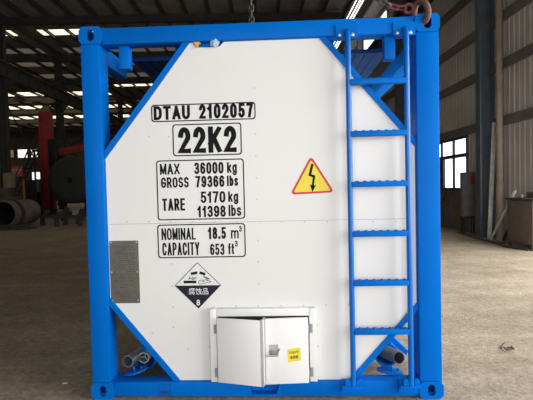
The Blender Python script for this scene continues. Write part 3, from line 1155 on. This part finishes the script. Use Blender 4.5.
for z in (2.148, 1.807, 1.472, 1.141, 0.811, 0.482):
    tt = (2.445 - z) / 2.34
    xc = 0.796 + tt * 0.0025
    if rung is None:
        bm = B()
        box(bm, -0.182, 0.182, -0.022, 0.022, -0.020, 0.016, 0.004)
        for i in range(7):
            for yy in (-0.008, 0.010):
                lathe(bm, [(0, 0.011), (0.004, 0.010), (0.006, 0.006)], (-0.15 + 0.05 * i + (0.01 if yy > 0 else 0), yy, 0.0155), (0, 0, 1), 10)
        nf = len(bm.faces)
        for i in range(7):
            for yy in (-0.008, 0.010):
                lathe(bm, [(0, 0.0064), (0.0008, 0)], (-0.15 + 0.05 * i + (0.01 if yy > 0 else 0), yy, 0.0216), (0, 0, 1), 10)
        for q in list(bm.faces)[nf:]:
            q.material_index = 1
        rung = obj('ladder_rung', bm, [BLUE, DARK], K, at=(xc, YS, z))
    else:
        dup(rung, K, (xc, YS, z))


# ---- drain pipes in the bottom corners, each in a blue guard with its lid hanging open
def pipe(bm, a, b, r, ri):
    a, b = Vector(a), Vector(b)
    ln = (b - a).length
    lathe(bm, [(ln, 0), (ln, r), (0.012, r), (0.012, r * 1.06), (0, r * 1.06), (0, ri), (ln * 0.9, ri), (ln * 0.9, 0)], a, b - a, 24)


def guard(c, r, y0, y1):
    bm = B()
    lathe(bm, [(y0, r), (y1, r), (y1, r - 0.012), (y0, r - 0.012), (y0, r)], (c[0], 0, c[1]), (0, 1, 0), 32)
    for s in (-1, 1):
        box(bm, c[0] + s * 0.025 - 0.009, c[0] + s * 0.025 + 0.009, y0 - 0.004, y0 + 0.05, c[1] + r - 0.012, c[1] + r + 0.02, 0.003)
    g = obj('pipe_guard', bm, BLUE, K)
    return g


guard((-0.945, 0.150), 0.085, 0.34, 0.6)
bm = B()
pipe(bm, (-1.018, 0.17, 0.200), (-0.95, 0.55, 0.18), 0.043, 0.036)
obj('drain_pipe', bm, STEEL, K)
bm = B()
pipe(bm, (-0.928, 0.26, 0.190), (-0.925, 0.5, 0.18), 0.040, 0.033)
for a in (0.4, 2.5, 4.6):
    box(bm, -0.0035, 0.0035, 0.28, 0.292, 0, 0.036, 0, Matrix.Translation((-0.928, 0, 0.190)) @ Matrix.Rotation(a, 4, 'Y'))
obj('drain_pipe', bm, GREYPIPE, K)
g = guard((0.935, 0.140), 0.092, 0.40, 0.62)
bm = B()
lathe(bm, [(0, 0), (0, 0.079)], (0.935, 0.60, 0.140), (0, 1, 0), 32)
obj('guard_back', bm, TANKB, g)
bm = B()
a, b = Vector((0.974, 0.20, 0.203)), Vector((0.895, 0.56, 0.140))
ln = (b - a).length
lathe(bm, [(ln, 0), (ln, 0.056), (ln * 0.72, 0.056), (ln * 0.5, 0.052), (0.03, 0.044), (0.0, 0.044), (0, 0.038), (ln * 0.8, 0.036), (ln * 0.8, 0)], a, b - a, 26)
obj('drain_pipe', bm, DPIPE, K)


def lid(c, r, tilt, roll):
    M_ = Matrix.Translation(c) @ Euler((tilt, roll, 0)).to_matrix().to_4x4()
    bm = B()
    lathe(bm, [(0, 0), (0, r), (0.008, r), (0.012, r - 0.006), (0.012, 0)], (0, 0, 0), (0, 0, 1), 30)
    tube(bm, [(0, -r * 0.35, 0.01), (0, -r * 0.35, 0.045)], 0.007, 8)
    tube(bm, [(r * 0.55, -r * 0.1, 0.01), (r * 0.55, -r * 0.1, 0.03)], 0.007, 8)
    for s in (-1, 1):
        box(bm, s * 0.02 - 0.008, s * 0.02 + 0.008, r - 0.01, r + 0.05, -0.002, 0.012, 0.002)
    o = obj('pipe_lid', bm, BLUE, K)
    o.matrix_local = M_


lid((-0.955, 0.165, 0.128), 0.085, -0.10, -0.22)
lid((0.905, 0.19, 0.106), 0.095, -0.16, 0.10)

# ---- bits stuck in the cut-out under the rail
bm = B()
prism(bm, [(-0.435, 2.470), (-0.402, 2.474), (-0.382, 2.463), (-0.398, 2.452), (-0.397, 2.434), (-0.414, 2.432), (-0.421, 2.450)], 0.026, 0.038)
obj('tape_scrap', bm, TAPE, K, smooth=False)
bm = B()
bmesh.ops.create_icosphere(bm, subdivisions=3, radius=0.036)
for v in bm.verts:
    k = 1 + 0.28 * math.sin(v.co.x * 170 + v.co.z * 120) * math.cos(v.co.z * 150 + v.co.y * 90)
    v.co = Vector((v.co.x * k * 0.85 - 0.283, v.co.y * k * 0.35 + 0.016, v.co.z * k * 0.7 + 2.455))
obj('plastic_film', bm, FILM, K)

# ================================================================== lifting chain hooked in the top right casting
hk = thing('chain_hook', 'rusty lifting hook with red chain in the top right corner casting', 'hook', (1.098, 0.012, 2.603))
bm = B()
path, rad = [], []
for k in range(25):
    a = 2 * PI * k / 25
    path.append((-0.016 * math.sin(a), 0.056 * math.cos(a), 0.066 * math.sin(a)))
    rad.append(0.021)
Mh = Matrix.Rotation(math.radians(32), 4, 'Z')
tube(bm, [Mh @ Vector(q) for q in path], rad, 12, closed=True)
obj('hook', bm, RUST, hk)
for v_ in ():
    pass


def link_mesh(bm, a, b, tw, r=0.0085, w=0.017):
    a, b = Vector(a), Vector(b)
    t = (b - a).normalized()
    u = t.cross(Vector((0, 0, 1)))
    if u.length < 1e-3:
        u = Vector((1, 0, 0))
    u.normalize()
    u = Matrix.Rotation(tw, 3, t) @ u
    ln = (b - a).length / 2 + r
    c = (a + b) / 2
    pts = []
    for k in range(16):
        an = 2 * PI * k / 16
        q = t * ((ln - w) * (1 if math.cos(an) >= 0 else -1) + w * math.cos(an)) + u * (w * math.sin(an))
        pts.append(c + q)
    tube(bm, pts, r, 8, closed=True)


bm = B()
link_mesh(bm, (-0.055, 0.03, 0.035), (-0.085, 0.03, 0.045), 0.9, 0.013, 0.026)
obj('shackle', bm, REDCH, hk)
ctrl = [Vector(q) for q in ((-0.10, 0.03, 0.045), (-0.15, 0.03, 0.048), (-0.20, 0.035, 0.068), (-0.26, 0.045, 0.11), (-0.33, 0.06, 0.20), (-0.45, 0.12, 0.48), (-0.60, 0.22, 0.95), (-0.76, 0.36, 1.5))]
pts = [ctrl[0]]
for a, b in zip(ctrl, ctrl[1:]):
    nn = max(1, round((b - a).length / 0.045))
    for k in range(1, nn + 1):
        pts.append(a.lerp(b, k / nn))
for i, (a, b) in enumerate(zip(pts, pts[1:])):
    bm = B()
    link_mesh(bm, a, b, PI / 2 * (i % 2) + 0.3)
    obj('chain_link', bm, REDCH if i < 2 else CHAIN, hk)

hc = thing('hoist_chain', 'dark hoist chain hanging behind the middle of the top blue beam', 'chain', (-0.11, 1.2, 2.60))
bm = B()
link_mesh(bm, (0, 0, 0), (0, 0, 0.055), 0, 0.009, 0.02)
l0 = obj('chain_link', bm, RSTEEL, hc)
bm = B()
link_mesh(bm, (0, 0, 0), (0, 0, 0.055), PI / 2, 0.009, 0.02)
l1 = obj('chain_link', bm, RSTEEL, hc, at=(0, 0, 0.055))
for k in range(2, 36):
    dup(l1 if k % 2 else l0, hc, (0, 0, 0.055 * k))

# ================================================================== left background
mn = thing('welding_manipulator', 'tall red column and boom welding manipulator beyond the pipe at left', 'machine', (-13.87, 28, 0), hall=True)
bm = B()
box(bm, -0.31, 0.31, -0.3, 0.3, 0.3, 6.7, 0.02)
box(bm, -0.34, -0.26, -0.36, -0.3, 0.4, 6.7)
box(bm, 0.26, 0.34, -0.36, -0.3, 0.4, 6.7)
obj('column', bm, MRED, mn)
bm = B()
box(bm, -0.8, 0.9, -0.8, 0.8, 0, 0.32, 0.03)
obj('base', bm, MBLK, mn)
bm = B()
box(bm, 0.30, 0.85, -0.55, 0.5, 3.2, 4.9, 0.05)
obj('carriage', bm, MBLK, mn)
bm = B()
Mb = Matrix.Translation((0.6, 0, 4.05)) @ Matrix.Rotation(math.radians(-8), 4, 'Y')
box(bm, 0, 4.4, -0.25, 0.25, -0.22, 0.22, 0.02, Mb)
obj('boom', bm, MRED, mn)
bm = B()
tube(bm, [Mb @ Vector(q) for q in ((0.8, 0, 0.2), (1.3, 0, 0.5), (2.2, 0, 0.75), (3.4, 0, 0.62), (4.3, 0, 0.22))], 0.06, 8)
obj('cable_loop', bm, MBLK, mn)
bm = B()
lathe(bm, [(-0.08, 0), (-0.08, 0.2), (-0.03, 0.14), (0.03, 0.14), (0.08, 0.2), (0.08, 0)], (0.08, -0.2, 6.92), (0, 1, 0), 18)
box(bm, -0.3, 0.0, -0.1, 0.1, 6.68, 7.0)
obj('pulley', bm, CREAM, mn)
bm = B()
box(bm, 0.30, 0.42, -0.5, -0.4, 0.3, 3.3)
obj('hanging_hose', bm, MBLK, mn)

tk = thing('tank_barrel', 'large dark steel tank barrel with round end facing us behind roller stands', 'tank', (-10.72, 24, 2.12), hall=True)
bm = B()
lathe(bm, [(0.0, 0.16), (0.0, 0.9), (0.06, 1.15), (0.22, 1.33), (0.3, 1.35), (5.6, 1.35), (5.8, 1.1), (5.8, 0)], (0, 0, 0), (0, 1, 0), 48)
obj('shell', bm, TANKB, tk)
bm = B()
lathe(bm, [(0.02, 0.16), (-0.03, 0.17), (-0.03, 0.22), (0.02, 0.23)], (0, 0, 0), (0, 1, 0), 24)
obj('nozzle_ring', bm, GIRT, tk)
bm = B()
lathe(bm, [(0.05, 0.17), (0.3, 0.17), (0.3, 0)], (0, 0, 0), (0, 1, 0), 20)
obj('nozzle_bore', bm, DARK, tk)

rt = thing('tank_rotator', 'low dark roller cradle carrying the near end of the tank barrel', 'rotator', (-10.72, 24.9, 0), hall=True, group='cradles under the tank barrel')
bm = B()
box(bm, -1.3, 1.3, -0.3, 0.3, 0, 0.3, 0.02)
for s in (-1, 1):
    prism(bm, [(s * 0.62, 0.3), (s * 1.06, 0.3), (s * 0.94, 0.72), (s * 0.80, 0.72)], -0.2, -0.14)
    prism(bm, [(s * 0.62, 0.3), (s * 1.06, 0.3), (s * 0.94, 0.72), (s * 0.80, 0.72)], 0.14, 0.2)
obj('cradle_frame', bm, MBLK, rt)
for s in (-1, 1):
    bm = B()
    lathe(bm, [(-0.12, 0), (-0.12, 0.2), (0.12, 0.2), (0.12, 0)], (s * 0.905, 0, 0.76), (0, 1, 0), 20)
    obj('roller', bm, MRED if s > 0 else MBLK, rt)
duptree(rt, HALL @ Matrix.Translation((-10.72, 28.6, 0)), 'low dark roller cradle carrying the far end of the tank barrel', 'cradles under the tank barrel')

pp = thing('steel_pipe', 'short wide weathered steel pipe lying on the floor with its mouth towards us', 'pipe', (-10.72, 17.7, 0), hall=True)
bm = B()
lathe(bm, [(0.03, 0.5), (0, 0.51), (0, 0.56), (2.0, 0.56), (2.0, 0.5)], (0, 0, 0.6), (0, 1, 0), 40)
obj('pipe_shell', bm, PIPEM, pp)
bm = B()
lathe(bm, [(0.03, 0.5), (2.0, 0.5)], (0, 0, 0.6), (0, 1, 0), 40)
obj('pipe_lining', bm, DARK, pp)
bm = B()
lathe(bm, [(0.42, 0.55), (0.42, 0.6), (0.62, 0.6), (0.62, 0.55), (0.42, 0.55)], (0, 0, 0.6), (0, 1, 0), 40)
obj('pipe_collar', bm, TANKB, pp)

for i, (y, z, x0, x1, lb) in enumerate(((16.75, 0.0, -11.9, -9.15, 'nearest dark steel bar lying in front of the wide pipe mouth'), (17.02, 0.0, -12.1, -9.0, 'middle dark steel bar lying in front of the wide pipe mouth'), (16.9, 0.1, -11.6, -9.25, 'dark steel bar lying on top of two others before the pipe'))):
    bm = B()
    box(bm, x0, x1, -0.06, 0.06, 0.0, 0.1, 0.01)
    tag(obj('steel_bar', bm, GIRT, mtx=HALL @ Matrix.Translation((0, y, z))), lb, 'bar', 'steel bars in front of the pipe')

labs = ('roller stand nearest the wide pipe, low and dark', 'roller stand second from the wide pipe with pale wheel', 'roller stand closest to the blue container post', 'roller stand at the back beside the red column base')
st0 = None
for (x, y), lb in zip(((-9.05, 18.6), (-8.1, 17.9), (-7.75, 19.2), (-9.5, 21.5)), labs):
    if st0 is None:
        st0 = thing('roller_stand', lb, 'roller stand', (x, y, 0), hall=True, group='roller stands on the floor')
        bm = B()
        box(bm, -0.62, 0.62, -0.09, 0.09, 0.34, 0.48, 0.01)
        obj('beam', bm, GIRT, st0)
        for s in (-1, 1):
            bm = B()
            prism(bm, [(s * 0.5 - 0.04, 0.34), (s * 0.5 + 0.04, 0.34), (s * 0.5 + 0.055, 0), (s * 0.5 - 0.055, 0)], -0.12, 0.12)
            obj('leg', bm, GIRT, st0)
        for s in (-1, 1):
            bm = B()
            lathe(bm, [(-0.07, 0), (-0.07, 0.11), (0.07, 0.11), (0.07, 0)], (s * 0.3, 0, 0.58), (0, 1, 0), 18)
            obj('wheel', bm, DOWNP if s > 0 else GIRT, st0)
    else:
        duptree(st0, HALL @ Matrix.Translation((x, y, 0)), lb, 'roller stands on the floor')

sg = thing('banner_sign', 'red banner sign with white characters on a post at left', 'sign', (-14.86, 26, 0), hall=True)
bm = B()
box(bm, -0.4, 0.4, -0.03, 0.03, 2.48, 3.12)
obj('board', bm, SIGNR, sg, smooth=False)
bm = B()
tube(bm, [(-0.3, 0.07, 0), (-0.3, 0.07, 3.1)], 0.035, 8)
tube(bm, [(0.3, 0.07, 0), (0.3, 0.07, 3.1)], 0.035, 8)
obj('post', bm, GIRT, sg)
obj('lettering', textmesh('安全生产', -0.35, 0.35, 2.66, 2.98, -0.0302, 0.004, 0.01), PAPER, sg, smooth=False)

bm = B()
box(bm, -0.1, 0.1, -0.1, 0.1, 0, 2.27, 0.02)
box(bm, -0.12, 0.12, -0.12, 0.12, 0, 0.03)
tag(obj('safety_post', bm, YPOST, mtx=HALL @ Matrix.Translation((-14.85, 26.95, 0))), 'yellow upright post beside the black control cabinet', 'post')

cb = thing('control_cabinet', 'black control cabinet standing between yellow post and red column', 'cabinet', (-14.30, 26.9, 0), hall=True)
bm = B()
box(bm, -0.36, 0.36, -0.3, 0.3, 0, 2.26, 0.02)
obj('body', bm, MBLK, cb)
bm = B()
box(bm, -0.32, 0.32, -0.315, -0.295, 0.15, 2.15, 0.01)
obj('door', bm, MBLK, cb)
bm = B()
box(bm, 0.362, 0.52, -0.32, -0.1, 1.5, 2.3, 0.01)
obj('control_panel', bm, CABG, cb)

mc = thing('machine_tool', 'olive machine with a cream head box at the left edge behind the pipe', 'machine', (-13.15, 22.2, 0), hall=True)
bm = B()
box(bm, -0.75, 0.5, -0.4, 0.4, 0, 1.3, 0.03)
box(bm, -0.4, 0.2, -0.3, 0.3, 1.3, 1.75, 0.03)
obj('body', bm, OLIVE, mc)
bm = B()
box(bm, -0.02, 0.34, -0.35, 0.2, 1.74, 2.5, 0.03)
obj('head', bm, CREAM, mc)

ld = thing('steel_stair', 'steep dark steel stair rising to a landing behind the red column', 'stair', (0, 31.2, 0), hall=True)
for yy in (-0.35, 0.35):
    bm = B()
    tube(bm, [(-18.6, yy, 0.05), (-16.3, yy, 4.5)], 0.045, 8)
    obj('stringer', bm, GIRT, ld)
    bm = B()
    tube(bm, [(-18.4, yy, 1.0), (-16.3, yy, 5.4), (-15.3, yy, 5.4)], 0.022, 8)
    obj('handrail', bm, GIRT, ld)
for k in range(13):
    tt = (k + 0.7) / 13.5
    bm = B()
    box(bm, -18.6 + 2.3 * tt - 0.1, -18.6 + 2.3 * tt + 0.1, -0.35, 0.35, 4.5 * tt, 4.5 * tt + 0.04)
    obj('tread', bm, GIRT, ld, smooth=False)
bm = B()
box(bm, -16.35, -15.1, -0.5, 0.5, 4.45, 4.55)
obj('landing', bm, GIRT, ld, smooth=False)
for x in (-16.2, -15.2):
    for yy in (-0.4, 0.4):
        bm = B()
        box(bm, x - 0.05, x + 0.05, yy - 0.05, yy + 0.05, 0, 4.46)
        obj('leg', bm, GIRT, ld, smooth=False)

# ================================================================== right background
rc = thing('switch_cabinet', 'grey switch cabinet on a dark leg frame below the window edge', 'cabinet', (6.0, 12.0, 0), hall=True)
bm = B()
box(bm, -0.17, 0.17, -0.1, 0.1, 0.5, 1.76, 0.012)
obj('body', bm, CABG, rc)
bm = B()
box(bm, -0.145, 0.145, -0.115, -0.097, 0.56, 1.70, 0.006)
obj('door', bm, CABG, rc)
bm = B()
prism(bm, rrect(0.05, 0.14, 1.40, 1.66, 0.04), -0.122, -0.113)
lb_ = obj('warning_label', bm, MRED, rc)
bm = B()
for sx in (-0.14, 0.14):
    for sy in (-0.075, 0.075):
        box(bm, sx - 0.022, sx + 0.022, sy - 0.022, sy + 0.022, 0, 0.46)
box(bm, -0.165, 0.165, -0.097, 0.097, 0.45, 0.5)
obj('leg_frame', bm, GIRT, rc, smooth=False)

bm = B()
tube(bm, [(6.04, 10.43, 0.0), (6.04, 10.43, 10.9)], 0.082, 16)
dpn = thing('downpipe', 'tan vertical downpipe beside the dark column on the right wall', 'pipe', (0, 0, 0), hall=True)
obj('pipe_run', bm, DOWNP, dpn)
for z in (1.28, 4.0, 6.9):
    bm = B()
    lathe(bm, [(0, 0.082), (0, 0.097), (0.12, 0.097), (0.12, 0.082)], (6.04, 10.43, z), (0, 0, 1), 16)
    obj('collar', bm, DOWNP, dpn)


def plank(name, a, b, w, t, M_, label, cat='plank'):
    a, b = Vector(a), Vector(b)
    z = (b - a).normalized()
    x = Vector((1, 0, 0))
    x = (x - z * x.dot(z)).normalized()
    y = z.cross(x)
    M4 = Matrix((( x.x, y.x, z.x, a.x), (x.y, y.y, z.y, a.y), (x.z, y.z, z.z, a.z), (0, 0, 0, 1)))
    bm = B()
    box(bm, -w / 2, w / 2, -t / 2, t / 2, 0.02, (b - a).length, 0.004, M4)
    return tag(obj(name, bm, M_, hall=True), label, cat)


plank('timber_plank', (5.90, 10.68, 0.0), (6.09, 10.76, 3.0), 0.095, 0.05, TIMB, 'long pale timber leaning upright against the dark column')
plank('timber_plank', (5.80, 10.45, 0.0), (5.93, 9.62, 1.25), 0.05, 0.04, TIMB, 'thin slanting timber leaning behind the workbench end')
plank('steel_angle', (6.0, 10.25, 0.0), (6.14, 9.85, 0.8), 0.05, 0.05, GIRT, 'short dark bar leaning by the foot of the tan downpipe', 'bar')

wb = thing('workbench', 'brown panelled workbench against the right wall at the frame edge', 'bench', (5.92, 8.95, 0), hall=True)
bm = B()
box(bm, -0.26, 0.26, -0.35, 0.55, 0.12, 1.04, 0.01)
obj('body', bm, BENCH, wb)
bm = B()
box(bm, -0.28, 0.28, -0.38, 0.58, 1.05, 1.10, 0.006)
obj('worktop', bm, GIRT, wb)
for sx in (-0.22, 0.22):
    for sy in (-0.29, 0.49):
        bm = B()
        box(bm, sx - 0.03, sx + 0.03, sy - 0.03, sy + 0.03, 0, 0.125)
        obj('foot', bm, GIRT, wb, smooth=False)
for x, y, lb in ((0.0, 0.40, 'left one of two small pale jars on the workbench'), (0.12, 0.38, 'right one of two small pale jars on the workbench')):
    bm = B()
    lathe(bm, [(0, 0), (0, 0.026), (0.05, 0.026), (0.06, 0.016), (0.075, 0.016), (0.075, 0)], (0, 0, 0), (0, 0, 1), 14)
    tag(obj('jar', bm, PALEW, mtx=HALL @ Matrix.Translation((5.92 + x, 8.95 + y, 1.10))), lb, 'jar', 'jars on the workbench')
bm = B()
box(bm, -0.12, 0.12, -0.25, 0.25, 0, 0.13, 0.02)
tag(obj('tool_box', bm, BENCH, mtx=HALL @ Matrix.Translation((6.03, 8.95, 1.10))), 'brown tool box lying on the workbench by the wall', 'box')


def cable(pts, r, label, name='floor_cable'):
    P = [Vector(q) for q in pts]
    out = []
    for i in range(len(P) - 1):
        p0, p1, p2, p3 = P[max(i - 1, 0)], P[i], P[i + 1], P[min(i + 2, len(P) - 1)]
        for k in range(8):
            t = k / 8
            out.append(0.5 * ((2 * p1) + (-p0 + p2) * t + (2 * p0 - 5 * p1 + 4 * p2 - p3) * t * t + (-p0 + 3 * p1 - 3 * p2 + p3) * t ** 3))
    out.append(P[-1])
    bm = B()
    tube(bm, out, r, 8)
    return tag(obj(name, bm, CABLE, hall=True), label, 'cable')


cable([(5.8, 12.2, 0.016), (5.7, 11.4, 0.016), (5.60, 10.6, 0.016), (5.62, 10.0, 0.016), (5.75, 9.75, 0.016)], 0.015, 'black cable lying on the floor from the cabinet legs to the timbers')
cable([(5.62, 9.75, 0.016), (5.45, 9.3, 0.016), (5.55, 8.9, 0.016), (5.62, 8.7, 0.016)], 0.013, 'looped black cable on the floor beside the workbench')
cable([(6.15, 14.9, 1.26), (6.13, 14.7, 0.85), (6.13, 14.3, 0.72), (6.13, 13.9, 0.9), (6.15, 13.7, 1.26)], 0.018, 'dark cable loop hanging below the bright window', 'hanging_cable')

# scraps on the floor
sc = thing('scrap_twigs', 'small heap of dark scrap pieces on the bright floor at right', 'scrap', (2.15, 3.62, 0), hall=True)
for i in range(6):
    a = random.uniform(0, PI)
    x, y = random.uniform(-0.05, 0.04), random.uniform(-0.06, 0.06)
    bm = B()
    box(bm, -0.035, 0.035, -0.005, 0.005, 0.0005 + 0.0125 * i * 0.3, 0.012 + 0.0125 * i * 0.3, 0.002, Matrix.Translation((x, y, 0)) @ Matrix.Rotation(a, 4, 'Z'))
    obj('piece', bm, TWIG, sc, smooth=False)
bm = B()
box(bm, -0.018, 0.018, -0.012, 0.012, 0.0005, 0.006, 0.002)
tag(obj('wood_chip', bm, TIMB, mtx=HALL @ Matrix.Translation((-1.52, 3.2, 0))), 'small pale wood chip on the dark floor beside the left post', 'chip')
